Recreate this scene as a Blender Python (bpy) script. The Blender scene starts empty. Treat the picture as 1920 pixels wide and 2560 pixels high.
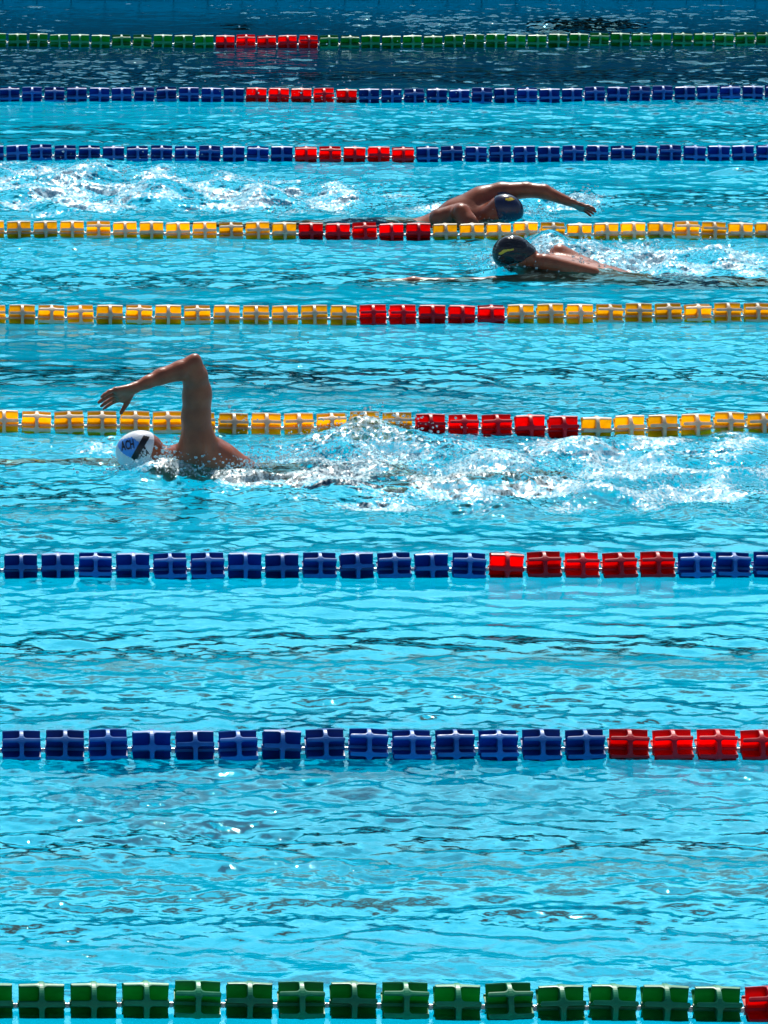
import bpy, bmesh, math, random
import numpy as np
from mathutils import Vector, Matrix

R = math.radians
sc = bpy.context.scene
C = sc.collection
random.seed(7)

# ------------------------------------------------------------------ camera
F = 11980.0                      # focal length in pixels of the 1920 px wide photograph
VX, HY = -335.6, -1493.0         # vanishing point of the across-pool direction, horizon row
CAMH = 4.252
PHI = math.atan((1280 - HY) / F)
cd = bpy.data.cameras.new('camera'); cam = bpy.data.objects.new('camera', cd); C.objects.link(cam)
cam.location = (0, 0, CAMH)
cam.rotation_euler = (R(90) - PHI, 0, 0)
cd.sensor_fit = 'HORIZONTAL'; cd.sensor_width = 36
cd.lens = 36 * F / 1920
cd.shift_x = (960 - VX) / 1920
cd.clip_start = .5; cd.clip_end = 2000
sc.camera = cam

# ------------------------------------------------------------------ sky and sun
SUN_EL, SUN_AZ = 50.0, 8.0       # azimuth clockwise from +Y (straight ahead of the camera)
w = bpy.data.worlds.new('World'); sc.world = w; w.use_nodes = True
nt = w.node_tree; nt.nodes.clear()
sky = nt.nodes.new('ShaderNodeTexSky'); sky.sky_type = 'NISHITA'; sky.sun_disc = False
sky.sun_elevation = R(SUN_EL); sky.sun_rotation = R(SUN_AZ)
sky.air_density = 1.0; sky.dust_density = 1.0; sky.ozone_density = 1.0
bg = nt.nodes.new('ShaderNodeBackground'); bg.inputs['Strength'].default_value = .098
out = nt.nodes.new('ShaderNodeOutputWorld')
# bright cloud bank added low ahead, to brighten the water's reflections
wtc = nt.nodes.new('ShaderNodeTexCoord'); wmp = nt.nodes.new('ShaderNodeMapping'); wmp.inputs['Scale'].default_value = (1, 1, 2.6)
wn = nt.nodes.new('ShaderNodeTexNoise'); wn.inputs['Scale'].default_value = 2.2; wn.inputs['Detail'].default_value = 7; wn.inputs['Roughness'].default_value = .6
wr = nt.nodes.new('ShaderNodeMapRange'); wr.inputs['From Min'].default_value = .36; wr.inputs['From Max'].default_value = .56
wc = nt.nodes.new('ShaderNodeMix'); wc.data_type = 'RGBA'; wc.inputs['B'].default_value = (14.5, 24.5, 29, 1)
nt.links.new(wtc.outputs['Generated'], wmp.inputs[0]); nt.links.new(wmp.outputs[0], wn.inputs[0]); nt.links.new(wn.outputs[0], wr.inputs['Value'])
wx = nt.nodes.new('ShaderNodeSeparateXYZ'); nt.links.new(wtc.outputs['Generated'], wx.inputs[0])
wy = nt.nodes.new('ShaderNodeMapRange'); wy.inputs['From Min'].default_value = .25; wy.inputs['From Max'].default_value = .6; nt.links.new(wx.outputs['Y'], wy.inputs['Value'])
wz = nt.nodes.new('ShaderNodeMapRange'); wz.inputs['From Min'].default_value = .62; wz.inputs['From Max'].default_value = .45; nt.links.new(wx.outputs['Z'], wz.inputs['Value'])
wm = nt.nodes.new('ShaderNodeMath'); wm.operation = 'MULTIPLY'; nt.links.new(wy.outputs[0], wm.inputs[0]); nt.links.new(wz.outputs[0], wm.inputs[1])
wf = nt.nodes.new('ShaderNodeMath'); wf.operation = 'MULTIPLY'; nt.links.new(wm.outputs[0], wf.inputs[0]); nt.links.new(wr.outputs[0], wf.inputs[1])
nt.links.new(wf.outputs[0], wc.inputs['Factor']); nt.links.new(sky.outputs[0], wc.inputs['A'])
nt.links.new(wc.outputs['Result'], bg.inputs[0]); nt.links.new(bg.outputs[0], out.inputs[0])
sd = bpy.data.lights.new('sun', 'SUN'); sun = bpy.data.objects.new('sun', sd); C.objects.link(sun)
sd.energy = 4.8; sd.angle = R(.6); sd.color = (1, .95, .87)
d = Vector((math.sin(R(SUN_AZ)) * math.cos(R(SUN_EL)), math.cos(R(SUN_AZ)) * math.cos(R(SUN_EL)), math.sin(R(SUN_EL))))
sun.rotation_euler = d.to_track_quat('Z', 'Y').to_euler()
sun.location = d * 60
sc.view_settings.view_transform = 'Standard'; sc.view_settings.look = 'None'
sc.view_settings.exposure = 0.22; sc.view_settings.gamma = 1
sc.cycles.max_bounces = 8; sc.cycles.transmission_bounces = 6; sc.cycles.transparent_max_bounces = 12
sc.cycles.glossy_bounces = 4; sc.cycles.diffuse_bounces = 3
sc.cycles.caustics_reflective = False; sc.cycles.caustics_refractive = True
sc.cycles.blur_glossy = .2

# ------------------------------------------------------------------ helpers
def ground(px, py, z=0.0):
    """world point at height z seen at pixel (px, py) of the photograph"""
    a = (px - VX) / F; b = -(py - 1280) / F
    fw = Vector((0, math.cos(PHI), -math.sin(PHI))); up = Vector((0, math.sin(PHI), math.cos(PHI)))
    r = fw + Vector((1, 0, 0)) * a + up * b
    t = (z - CAMH) / r.z
    return Vector((0, 0, CAMH)) + r * t

def mat(name, color, rough=.5, **k):
    m = bpy.data.materials.new(name); m.use_nodes = True
    b = m.node_tree.nodes['Principled BSDF']
    b.inputs['Base Color'].default_value = (*color, 1); b.inputs['Roughness'].default_value = rough
    for kk, v in k.items(): b.inputs[kk].default_value = v
    return m

def link(name, me, m=None, parent=None, smooth=False):
    o = bpy.data.objects.new(name, me); C.objects.link(o)
    if m:
        for x in (m if isinstance(m, (list, tuple)) else [m]): me.materials.append(x)
    if parent: o.parent = parent
    if smooth: me.polygons.foreach_set('use_smooth', np.ones(len(me.polygons), dtype=bool))
    return o

def tag(o, label=None, cat=None, group=None, kind=None):
    if label: o['label'] = label
    if cat: o['category'] = cat
    if group: o['group'] = group
    if kind: o['kind'] = kind
    return o

def box(bm, x0, x1, y0, y1, z0, z1):
    v = [bm.verts.new(p) for p in ((x0,y0,z0),(x1,y0,z0),(x1,y1,z0),(x0,y1,z0),(x0,y0,z1),(x1,y0,z1),(x1,y1,z1),(x0,y1,z1))]
    for f in ((3,2,1,0),(4,5,6,7),(0,1,5,4),(1,2,6,5),(2,3,7,6),(3,0,4,7)): bm.faces.new([v[i] for i in f])

def from_bm(name, bm, m=None, parent=None, smooth=False):
    me = bpy.data.meshes.new(name); bm.to_mesh(me); bm.free()
    return link(name, me, m, parent, smooth)

# ------------------------------------------------------------------ pool basin
YR = [22.46 + 2.5 * (5 - i) for i in range(1, 10)]     # the nine lane ropes, far to near
FAR, NEAR = YR[0] + 2.5, YR[8] - 2.5
X0, X1 = -20.0, 30.0
DEPTH = 2.4
def tile_mat(name, color, line, sx, sy):
    m = mat(name, color, .6, **{'Specular IOR Level': 0.0}); n = m.node_tree; b = n.nodes['Principled BSDF']   # tiles seen under water hardly shine
    tc = n.nodes.new('ShaderNodeTexCoord'); mp = n.nodes.new('ShaderNodeMapping')
    br = n.nodes.new('ShaderNodeTexBrick'); br.offset = 0
    br.inputs['Color1'].default_value = (*color, 1); br.inputs['Color2'].default_value = (*[c * .93 for c in color], 1)
    br.inputs['Mortar'].default_value = (*line, 1); br.inputs['Scale'].default_value = 1
    br.inputs['Brick Width'].default_value = sx; br.inputs['Row Height'].default_value = sy
    br.inputs['Mortar Size'].default_value = .006
    n.links.new(tc.outputs['Object'], mp.inputs[0]); n.links.new(mp.outputs[0], br.inputs[0])
    n.links.new(br.outputs['Color'], b.inputs['Base Color'])
    return m, mp
TURQ = (.0, .44, .65)
m_bottom, _ = tile_mat('pool_tiles', TURQ, (.004, .27, .42), .12, .12)
m_wall, mp = tile_mat('pool_wall_tiles', TURQ, (.004, .22, .34), .25, .12)
mp.inputs['Rotation'].default_value = (R(90), 0, 0)
bm = bmesh.new(); box(bm, X0, X1, NEAR, FAR, -DEPTH - .3, -DEPTH)
o = from_bm('pool_bottom', bm, m_bottom); tag(o, kind='structure')
bm = bmesh.new(); box(bm, X0, X1, FAR, FAR + .4, -DEPTH - .3, .16)
o = from_bm('pool_wall', bm, m_wall); tag(o, kind='structure')
m_black = mat('black_tile', (.012, .016, .02), .6, **{'Specular IOR Level': 0.0})
lane_c = [(YR[i] + YR[i + 1]) / 2 for i in range(8)] + [YR[0] + 1.25, YR[8] - 1.25]
bm = bmesh.new()
for y in lane_c: box(bm, X0 + 2, X1 - 2, y - .125, y + .125, -DEPTH, -DEPTH + .004)
o = from_bm('lane_lines', bm, m_black); tag(o, kind='structure')
m_deck = mat('deck_stone', (.42, .40, .36), .8)
bm = bmesh.new()
box(bm, -80, 90, FAR + .4, FAR + 14, -.3, .16); box(bm, -80, 90, NEAR - 30, NEAR, -.3, .16)
box(bm, -80, X0, NEAR, FAR + .4, -.3, .16); box(bm, X1, 90, NEAR, FAR + .4, -.3, .16)
o = from_bm('pool_deck', bm, m_deck); tag(o, kind='structure')


# unseen dark bank added behind the far deck to darken what the water mirrors
def grid_mesh(name, co, m, smooth=True):
    nx, ny = co.shape[:2]
    me = bpy.data.meshes.new(name)
    me.vertices.add(nx * ny); me.vertices.foreach_set('co', co.astype(np.float32).ravel())
    a = np.arange(nx * ny).reshape(nx, ny)
    q = np.stack([a[:-1, :-1], a[1:, :-1], a[1:, 1:], a[:-1, 1:]], -1).reshape(-1, 4)
    me.loops.add(q.size); me.loops.foreach_set('vertex_index', q.ravel().astype(np.int32))
    me.polygons.add(len(q)); me.polygons.foreach_set('loop_start', np.arange(0, q.size, 4, dtype=np.int32))
    me.update()
    return link(name, me, m, smooth=smooth)
BANK_TOP = 10.5
rs = np.random.RandomState(4)
hxs = np.arange(-150, 160, 1.0); hys = np.concatenate([np.arange(0, 8, .8), np.arange(8, 60, 4.0)])
prof = np.interp(hys, [0, 1, 4, 8, 60], [0, .55, .9, 1, 1.02])
top = BANK_TOP + sum(a * np.sin(hxs * f + p) for a, f, p in ((.7, .11, 1), (.5, .31, 2), (.35, .9, 0), (.3, 2.1, 1)))
co = np.zeros((len(hxs), len(hys), 3)); co[..., 0] = hxs[:, None]; co[..., 1] = FAR + 13 + hys[None, :]
co[..., 2] = top[:, None] * prof[None, :] + rs.normal(0, .25, (len(hxs), len(hys))) * (prof > 0)
m_dark_bank = mat('dark_bank', (.012, .03, .018), .95)
tag(grid_mesh('unseen_dark_bank', co, m_dark_bank), kind='structure')

# round dark ringed discs on the far wall
m_dark_disc = mat('dark_disc', (.004, .006, .008), .3, **{'Specular IOR Level': 0.0}); m_ring = mat('disc_ring', (.05, .10, .12), .5, **{'Specular IOR Level': 0.0})
for px, zc_, rx, rz, lab in ((1461, -1.15, .40, .36, 'large dark round disc on the far pool wall, a black patch at the top right'),
                             (598, -1.25, .13, .12, 'small dark round disc on the far pool wall, left of the large one')):
    yy = FAR - .03; depth = yy * math.cos(PHI) + CAMH * math.sin(PHI); xx = (px - VX) / F * depth
    root = bpy.data.objects.new('wall_disc', None); C.objects.link(root); root.location = (xx, FAR, zc_); tag(root, lab, 'niche')
    for nm, ra, rb, dy, mm in (('dark_face', 0, .94, -.012, m_dark_disc), ('ring', .94, 1.0, -.03, m_ring)):
        bm = bmesh.new(); ro = [[], []]
        for a in range(40):
            c_, s_ = math.cos(a * math.tau / 40), math.sin(a * math.tau / 40)
            for j, r_ in enumerate((ra, rb)): ro[j].append((bm.verts.new((rx * r_ * c_, dy, rz * r_ * s_)), bm.verts.new((rx * r_ * c_, -.002, rz * r_ * s_))) if r_ else None)
        for a in range(40):
            b_ = (a + 1) % 40
            bm.faces.new((ro[1][a][0], ro[1][b_][0], ro[1][b_][1], ro[1][a][1]))
            if ra: bm.faces.new((ro[0][a][0], ro[0][b_][0], ro[1][b_][0], ro[1][a][0])); bm.faces.new((ro[0][b_][0], ro[0][a][0], ro[0][a][1], ro[0][b_][1]))
        if not ra: bm.faces.new([v[0] for v in ro[1]])
        bmesh.ops.recalc_face_normals(bm, faces=bm.faces[:]); from_bm(nm, bm, mm, root)

# ------------------------------------------------------------------ water
def D(x, y, z=0.0):                # 1659 px wide measuring grid of the photograph -> world point
    return ground(x * 1.15732, y * 1.15732, z)
DX = .01
GX, GY = 1024, 2560
gx0, gy0 = -1.5, FAR - 25.6 + .3
def spectrum(seed, lmin, lmax, power, aniso=1.0):
    rs = np.random.RandomState(seed)
    kx = np.fft.fftfreq(GX, DX)[:, None]; ky = np.fft.rfftfreq(GY, DX)[None, :]
    k = np.sqrt(kx ** 2 + ky ** 2) + 1e-9
    a = k ** (-power) * np.exp(-(k * lmin) ** 4) * np.exp(-(1 / (k * lmax)) ** 4)
    a *= np.exp(-((kx / k) ** 2) * aniso)
    ph = rs.normal(size=a.shape) + 1j * rs.normal(size=a.shape)
    h = np.fft.irfft2(a * ph, s=(GX, GY))
    g1, g2 = np.gradient(h, DX, axis=1), np.gradient(h, DX, axis=0)
    return h / math.sqrt((g1 ** 2 + g2 ** 2).mean())      # unit rms slope
hx = gx0 + np.arange(GX) * DX; hy = gy0 + np.arange(GY) * DX
calm = spectrum(1, .10, .55, 1.4, 1.6)
fine = spectrum(2, .025, .2, 1.9, .5)
chop = spectrum(3, .020, .35, 1.5, .3)
chop = -np.abs(chop) * 1.2 + chop * .3
chop -= chop.mean()
swell = spectrum(9, .18, .8, 2.0, .2)
mod = spectrum(5, .8, 6, 2.0, 0); mod = mod / mod.std()
yq = lambda *a: np.interp(hy, [D(0, y).y for y in a[::2]][::-1], a[1::2][::-1])[None, :]
A_calm = yq(2200, .50, 1980, .55, 1880, .7, 1780, .55, 1640, .55, 1600, 1.0, 1250, 1.1, 1200, .7, 1050, .7, 900, .8, 700, 1.1, 520, .9, 400, .8, 300, 1.0, 210, .75, 190, .36, 100, .32, 10, .34)
A_fine = yq(2200, 1.5, 1900, 1.5, 1650, 1.5, 1600, .9, 1450, .7, 1250, .6, 1180, 1.4, 950, 1.6, 880, 1.5, 800, 1.0, 700, .6, 500, 1.2, 350, 1.2, 300, .7, 100, .6, 10, .6)
TURB = [(330,1000,150,40,.6),(480,1035,170,26,1),(700,1005,150,40,1),(800,950,120,35,1),(950,1025,220,50,.9),(1200,1020,280,55,.9),
        (1500,1040,300,70,.9),(850,1090,300,30,.85),(1300,960,300,30,.6),(230,960,70,40,.7),(1150,565,110,28,.8),(1260,555,160,32,1),(1450,560,220,35,.9),
        (1600,560,150,40,.7),(1000,465,110,22,.8),(1200,430,160,32,.6),(650,430,220,34,.9),(300,405,360,45,1),(100,375,220,28,1),
        (1350,370,160,18,.4),(1240,440,60,12,.8),(1120,470,70,10,.9),(1110,578,70,8,.9),(330,1008,80,8,.8),(450,1018,120,8,.9),(760,1880,220,30,.5),(400,1800,300,26,.42),(130,1830,120,16,.4),(500,1960,300,24,.4),(850,1680,90,12,.55),(260,1735,90,9,.5),(650,1690,60,8,.4),(180,1980,60,8,.5),(1100,1990,260,20,.4),(340,2070,60,8,.45),(820,2045,50,7,.5),(1250,1740,200,20,.3),(250,2030,250,20,.25),(150,1720,120,16,.4),(900,1230,400,8,.3),(1550,950,150,30,.6),(130,440,200,30,.7)]
def mask(lst):
    T = np.zeros((GX, GY))
    for cx, cy, rx, ry, a in lst:
        c = D(cx, cy); sx = (D(cx + rx, cy).x - c.x); sy = (D(cx, cy - ry).y - D(cx, cy + ry).y) / 2
        T += a * np.exp(-((hx[:, None] - c.x) / sx) ** 2 - ((hy[None, :] - c.y) / sy) ** 2)
    return np.clip(T, 0, 1.15)
T = mask(TURB)
patch = spectrum(12, .10, .5, 2.6, .2); patch = patch / patch.std()
pt = np.clip(.5 + .45 * patch, 0, 1)
T = T * (.74 + .34 * pt)
H = calm * .14 * (1 + .13 * mod) * A_calm * (1 - .3 * T) + fine * .05 * A_fine * (1 + .35 * mod) + chop * .36 * T + swell * .26 * T
# heaped water round the swimmers
for cx, cy, rx, ry, hgt in ((800, 948, 120, 20, .036), (900, 965, 120, 16, .02), (320, 1026, 60, 8, .030), (1112, 592, 62, 7, .045), (1185, 530, 40, 12, .08), (1560, 940, 80, 14, .04), (600, 1015, 120, 16, .03), (1590, 375, 60, 10, .04),
                            (1120, 578, 60, 8, .075), (1230, 594, 90, 8, .025), (320, 1004, 60, 9, .03), (440, 1014, 90, 8, .015), (1070, 476, 50, 7, .04)):
    H += mask([(cx, cy, rx, ry, 1)]) * hgt
H = H - H.mean()
FOAM = mask([(1112,586,62,8,1),(1190,597,120,5,.8),(1330,590,110,7,.7),(325,1020,80,7,.8),(450,1023,130,6,.9),(1255,446,40,8,1),(1190,462,70,7,.7),(1120,474,50,5,.9),(950,468,60,5,.7),(200,985,60,12,.5)])
Tf = T * (hy[None, :] > D(0, 1170).y)
foam = np.clip(np.maximum(Tf * 1.16, FOAM * 1.1) - .22 + .2 * (patch - .3) * (Tf > .1), 0, 1) 
xs = np.concatenate([np.arange(X0, -.8, .3), np.arange(-.8, 7.6, DX), np.arange(7.6, X1 + .01, .3)])
ys = np.arange(NEAR, FAR + .001, DX)
ix = np.round((xs - gx0) / DX).astype(int) % GX; iy = np.clip(np.round((ys - gy0) / DX).astype(int), 0, GY - 1)
co = np.empty((len(xs), len(ys), 3), np.float32); co[..., 0] = xs[:, None]; co[..., 1] = ys[None, :]; co[..., 2] = H[np.ix_(ix, iy)]
def water_z(x, y):
    return float(H[int(round((x - gx0) / DX)) % GX, min(max(int(round((y - gy0) / DX)), 0), GY - 1)])

m_water = bpy.data.materials.new('water'); m_water.use_nodes = True
n = m_water.node_tree; n.nodes.clear(); N = n.nodes.new; L = n.links.new
mo = N('ShaderNodeOutputMaterial')
TINT = (.55, .97, .99, 1)
gl = N('ShaderNodeBsdfGlass'); gl.inputs['IOR'].default_value = 1.33; gl.inputs['Roughness'].default_value = .015; gl.inputs['Color'].default_value = TINT
tr = N('ShaderNodeBsdfTransparent'); tr.inputs[0].default_value = TINT
tc = N('ShaderNodeTexCoord'); nz = N('ShaderNodeTexNoise'); nz.inputs['Scale'].default_value = 60; nz.inputs['Detail'].default_value = 3
bp = N('ShaderNodeBump'); bp.inputs['Strength'].default_value = .3; bp.inputs['Distance'].default_value = .003
L(tc.outputs['Object'], nz.inputs[0]); L(nz.outputs[0], bp.inputs['Height']); L(bp.outputs[0], gl.inputs['Normal'])
geo = N('ShaderNodeNewGeometry'); dp = N('ShaderNodeVectorMath'); dp.operation = 'DOT_PRODUCT'
L(geo.outputs['Incoming'], dp.inputs[0]); L(geo.outputs['Normal'], dp.inputs[1])
ab = N('ShaderNodeMath'); ab.operation = 'ABSOLUTE'; L(dp.outputs['Value'], ab.inputs[0])
mr = N('ShaderNodeMapRange'); mr.inputs['From Min'].default_value = .52; mr.inputs['From Max'].default_value = .66
mr.inputs['To Min'].default_value = 1; mr.inputs['To Max'].default_value = .1; L(ab.outputs[0], mr.inputs['Value'])
mx = N('ShaderNodeMixShader'); L(mr.outputs[0], mx.inputs[0])
L(tr.outputs[0], mx.inputs[1]); L(gl.outputs[0], mx.inputs[2])
# foam: froth of bubbles on the beaten water
fa = N('ShaderNodeAttribute'); fa.attribute_name = 'foam'
mpf = N('ShaderNodeMapping'); mpf.inputs['Scale'].default_value = (1, .55, 1)
nf = N('ShaderNodeTexNoise'); nf.inputs['Scale'].default_value = 70; nf.inputs['Detail'].default_value = 6; nf.inputs['Roughness'].default_value = .7
L(tc.outputs['Object'], mpf.inputs[0]); L(mpf.outputs[0], nf.inputs[0])
ad = N('ShaderNodeMath'); ad.operation = 'MULTIPLY_ADD'; ad.inputs[1].default_value = .34; L(fa.outputs['Fac'], ad.inputs[0]); L(nf.outputs[0], ad.inputs[2])
rp = N('ShaderNodeMapRange'); rp.inputs['From Min'].default_value = .70; rp.inputs['From Max'].default_value = .92; rp.inputs['To Max'].default_value = .66
L(ad.outputs[0], rp.inputs['Value'])
fd = N('ShaderNodeBsdfPrincipled'); fd.inputs['Base Color'].default_value = (.72, .88, .92, 1); fd.inputs['Roughness'].default_value = .3
L(bp.outputs[0], fd.inputs['Normal'])
mf = N('ShaderNodeMixShader'); L(rp.outputs[0], mf.inputs[0]); L(mx.outputs[0], mf.inputs[1]); L(fd.outputs[0], mf.inputs[2])
L(mf.outputs[0], mo.inputs[0])
wo = grid_mesh('water', co, m_water); tag(wo, kind='structure')
at = wo.data.attributes.new('foam', 'FLOAT', 'POINT'); at.data.foreach_set('value', foam[np.ix_(ix, iy)].astype(np.float32).ravel())

# ------------------------------------------------------------------ lane ropes
def plastic(name, col, trans, rough=.38):
    m = bpy.data.materials.new(name); m.use_nodes = True; n = m.node_tree; b = n.nodes['Principled BSDF']
    b.inputs['Base Color'].default_value = (*col, 1); b.inputs['Roughness'].default_value = rough
    t = n.nodes.new('ShaderNodeBsdfTranslucent'); t.inputs[0].default_value = (*col, 1)
    x = n.nodes.new('ShaderNodeMixShader'); x.inputs[0].default_value = trans
    oi = n.nodes.new('ShaderNodeObjectInfo'); tc = n.nodes.new('ShaderNodeTexCoord'); nz = n.nodes.new('ShaderNodeTexNoise')
    nz.inputs['Scale'].default_value = 38; nz.inputs['Detail'].default_value = 5; n.links.new(tc.outputs['Object'], nz.inputs[0])
    m1 = n.nodes.new('ShaderNodeMath'); m1.operation = 'MULTIPLY_ADD'; m1.inputs[1].default_value = .35; m1.inputs[2].default_value = .62; n.links.new(oi.outputs['Random'], m1.inputs[0])
    m2 = n.nodes.new('ShaderNodeMath'); m2.operation = 'MULTIPLY_ADD'; m2.inputs[1].default_value = .40; n.links.new(nz.outputs[0], m2.inputs[0]); n.links.new(m1.outputs[0], m2.inputs[2])
    hs = n.nodes.new('ShaderNodeHueSaturation'); hs.inputs['Color'].default_value = (*col, 1); n.links.new(m2.outputs[0], hs.inputs['Value'])
    n.links.new(hs.outputs[0], b.inputs['Base Color']); n.links.new(hs.outputs[0], t.inputs[0])
    b.inputs['Specular IOR Level'].default_value = .3
    r2 = n.nodes.new('ShaderNodeMath'); r2.operation = 'MULTIPLY_ADD'; r2.inputs[1].default_value = .5; r2.inputs[2].default_value = rough - .22
    n.links.new(nz.outputs[0], r2.inputs[0]); n.links.new(r2.outputs[0], b.inputs['Roughness'])
    o = n.nodes['Material Output']
    n.links.new(b.outputs[0], x.inputs[1]); n.links.new(t.outputs[0], x.inputs[2]); n.links.new(x.outputs[0], o.inputs[0])
    return m
PL = {  # vane material, rim material
 'green': (plastic('green_plastic', (.003, .33, .055), .45), plastic('green_rim_plastic', (.006, .26, .12), .15)),
 'blue': (plastic('blue_plastic', (.003, .065, .36), .4), plastic('blue_rim_plastic', (.008, .15, .50), .15)),
 'yellow': (plastic('yellow_plastic', (1.0, .66, .02), .7), plastic('yellow_sky_sheen_rim', (.80, .68, .50), .35)),  # rim paled: the sky's reflection is put into its colour
 'red': (plastic('red_plastic', (.95, .004, .006), .65), plastic('red_rim_plastic', (.60, .01, .03), .25)),
}
FL, FR = .061, .063               # half length and radius of a float
def float_mesh(name):
    bm = bmesh.new()
    def strip(stations, mi):      # stations: list of lists of points; lofted and closed around
        rows = [[bm.verts.new(p) for p in st] for st in stations]
        k = len(rows[0])
        for a, b in zip(rows[:-1], rows[1:]):
            for i in range(k):
                f = bm.faces.new((a[i], a[(i + 1) % k], b[(i + 1) % k], b[i])); f.material_index = mi
        for r_, fl in ((rows[0], 1), (rows[-1], 0)):
            f = bm.faces.new(r_[::-1] if fl else r_); f.material_index = mi
    def P(x, r, th): return (x, r * math.cos(th), r * math.sin(th))
    # hub
    strip([[P(x, .012, a * math.tau / 12) for a in range(12)] for x in (-FL - .003, FL + .003)], 1)
    # centre ring
    wd = .0068
    Rx = lambda x: FR * (1 - .03 * (abs(x) / FL) ** 1.5)
    strip([[P(x, r, a * math.tau / 48) for a in range(48)] for x, r in ((-wd, FR - .0012), (-wd + .0015, FR), (wd - .0015, FR), (wd, FR - .0012))], 1)
    w0, rf = .0072, .011
    for i in range(6):
        t0 = i * math.tau / 6
        # vane plate, slightly bowed
        st = []
        for x in (-FL, FL):
            pts = []
            for r, dt in ((.010, -.14), (.030, -.08), (Rx(x) - .003, -.03), (Rx(x) - .003, .03), (.030, .02), (.010, .14)):
                pts.append(P(x, r, t0 + dt + .05 * math.sin(math.pi * (r - .01) / .05)))
            st.append(pts)
        strip(st, 0)
        for s in (-1, 1):
            st = []
            xl = [wd - .001, wd + .001, wd + .0025, wd + .005, wd + .0075, wd + rf, FL - .005, FL - .0025, FL - .0008, FL]
            for x in xl:
                u = wd + rf - x
                w_ = w0 + (rf - math.sqrt(max(rf * rf - max(u, 0) ** 2, 0)) if u > 0 else 0)
                e = FL - x
                if e < .005: w_ = w0 - .0045 + math.sqrt(max(.0045 ** 2 - (.0045 - min(e, .0045)) ** 2, 0))
                ra, rb = Rx(x) - .0042, Rx(x)
                ths = [-w_ / FR, -w_ / FR * .5, w_ / FR * .5, w_ / FR]
                pts = [P(s * x, rb - (.0006 if j in (0, 3) else 0), t0 + t) for j, t in enumerate(ths)] + [P(s * x, ra, t0 + t) for t in ths[::-1]]
                st.append(pts)
            strip(st, 1)
    bmesh.ops.recalc_face_normals(bm, faces=bm.faces[:])
    me = bpy.data.meshes.new(name); bm.to_mesh(me); bm.free()
    return me
fm = {}
for c, (a, b) in PL.items():
    me = float_mesh(c + '_float'); me.materials.append(a); me.materials.append(b); fm[c] = me
m_cable = mat('steel_cable', (.45, .46, .47), .35, Metallic=.8)
m_bead = plastic('clear_bead', (.8, .82, .82), .5, .12)
bm = bmesh.new(); bmesh.ops.create_uvsphere(bm, u_segments=14, v_segments=8, radius=.0075)
for v in bm.verts: v.co.x *= 1.1
bead_me = bpy.data.meshes.new('bead'); bm.to_mesh(bead_me); bm.free(); bead_me.materials.append(m_bead)
bead_me.polygons.foreach_set('use_smooth', np.ones(len(bead_me.polygons), dtype=bool))

ROPES = [  # colour, first red left edge, pitch left, pitch right, top edge (x, y) in photo px, band heights, label
 ('green', 540, 51.85, 51.95, [(0, 83), (500, 86), (960, 86.5), (1500, 82), (1920, 80)], None, 'green lane rope farthest away, in the dark water at the top of the photo'),
 ('blue', 615.7, 56.0, 56.4, [(0, 216), (500, 217.5), (960, 220.5), (1300, 219), (1920, 211)], None, 'blue lane rope next to the far green rope, droplets flying before its red floats'),
 ('blue', 738, 60.1, 60.7, [(0, 361), (960, 365), (1500, 363), (1920, 360)], None, 'blue lane rope just beyond the navy capped swimmer and the white wake'),
 ('yellow', 747.7, 66.3, 67.1, [(0, 550), (500, 553), (960, 556), (1500, 554), (1920, 553)],
    [.4,.4,.45,.45,.2,.45,.5,.5,.4,.2,.4,.5] + [.5,.5,.25,.5,.5] + [.5,.5,.5,.5,.25,.55,.5,.5,.5,.2,.3,.5,.5], 'yellow lane rope passing between the navy capped and the black capped swimmer'),
 ('yellow', 900, 73.1, 73.8, [(0, 761), (500, 762), (960, 762), (1300, 759), (1920, 757)],
    [.3,.35,.2,.25,.42,.2,.4,.2,.4,.35,.35,.35] + [.35,.3,.35,.45,.45] + [.15,.4,.4,.4,.2,.3,.2,.15,.3], 'yellow lane rope in calm water between the black capped and the white capped swimmer'),
 ('yellow', 1039, 82.0, 83.0, [(0, 1025.5), (350, 1027), (550, 1032), (960, 1033), (1450, 1036.5), (1700, 1033), (1920, 1033)],
    [.4,.2,.2,.22,.25,.25,.25,.33,.3,.3,.2,.3,.3] + [.38,.25,.26,.5,.4] + [.55,.45,.4,.35,.35,.35,.35], 'yellow lane rope right behind the raised arm of the white capped swimmer'),
 ('blue', 1224, 93.3, 94.3, [(0, 1381.5), (960, 1380), (1920, 1379)],
    [.5,.47,.5,.2,.5,.25,.25,.55,.5,.27,.5,.25,.55] + [.25,.6,.25,.25,.25] + [.25,.2,.2], 'blue lane rope in front of the white capped swimmer, all five red floats showing'),
 ('blue', 1522.5, 108.3, 110, [(0, 1824), (960, 1823), (1920, 1823)],
    [.28,.28,.28,.28,.55,.38,.28,.5,.3,.2,.22,.22,.2,.3] + [.25,.25,.25,.27,.3], 'blue lane rope nearest the camera, its red floats cut by the right edge'),
 ('green', 1864, 129.8, 131, [(0, 2453), (960, 2455), (1400, 2459), (1920, 2463)],
    [.56,.56,.56,.56,.29,.47,.29,.5,.27,.5,.24,.49,.5,.51,.5] + [.3], 'green lane rope along the bottom of the photo, single red float at its right end'),
]
bob = lambda x, y: sum(water_z(x + a, y) for a in (-.08, -.04, 0, .04, .08)) / 5
H0 = .018                          # how high the float axis rides above the water
rr = random.Random(11)
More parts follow.
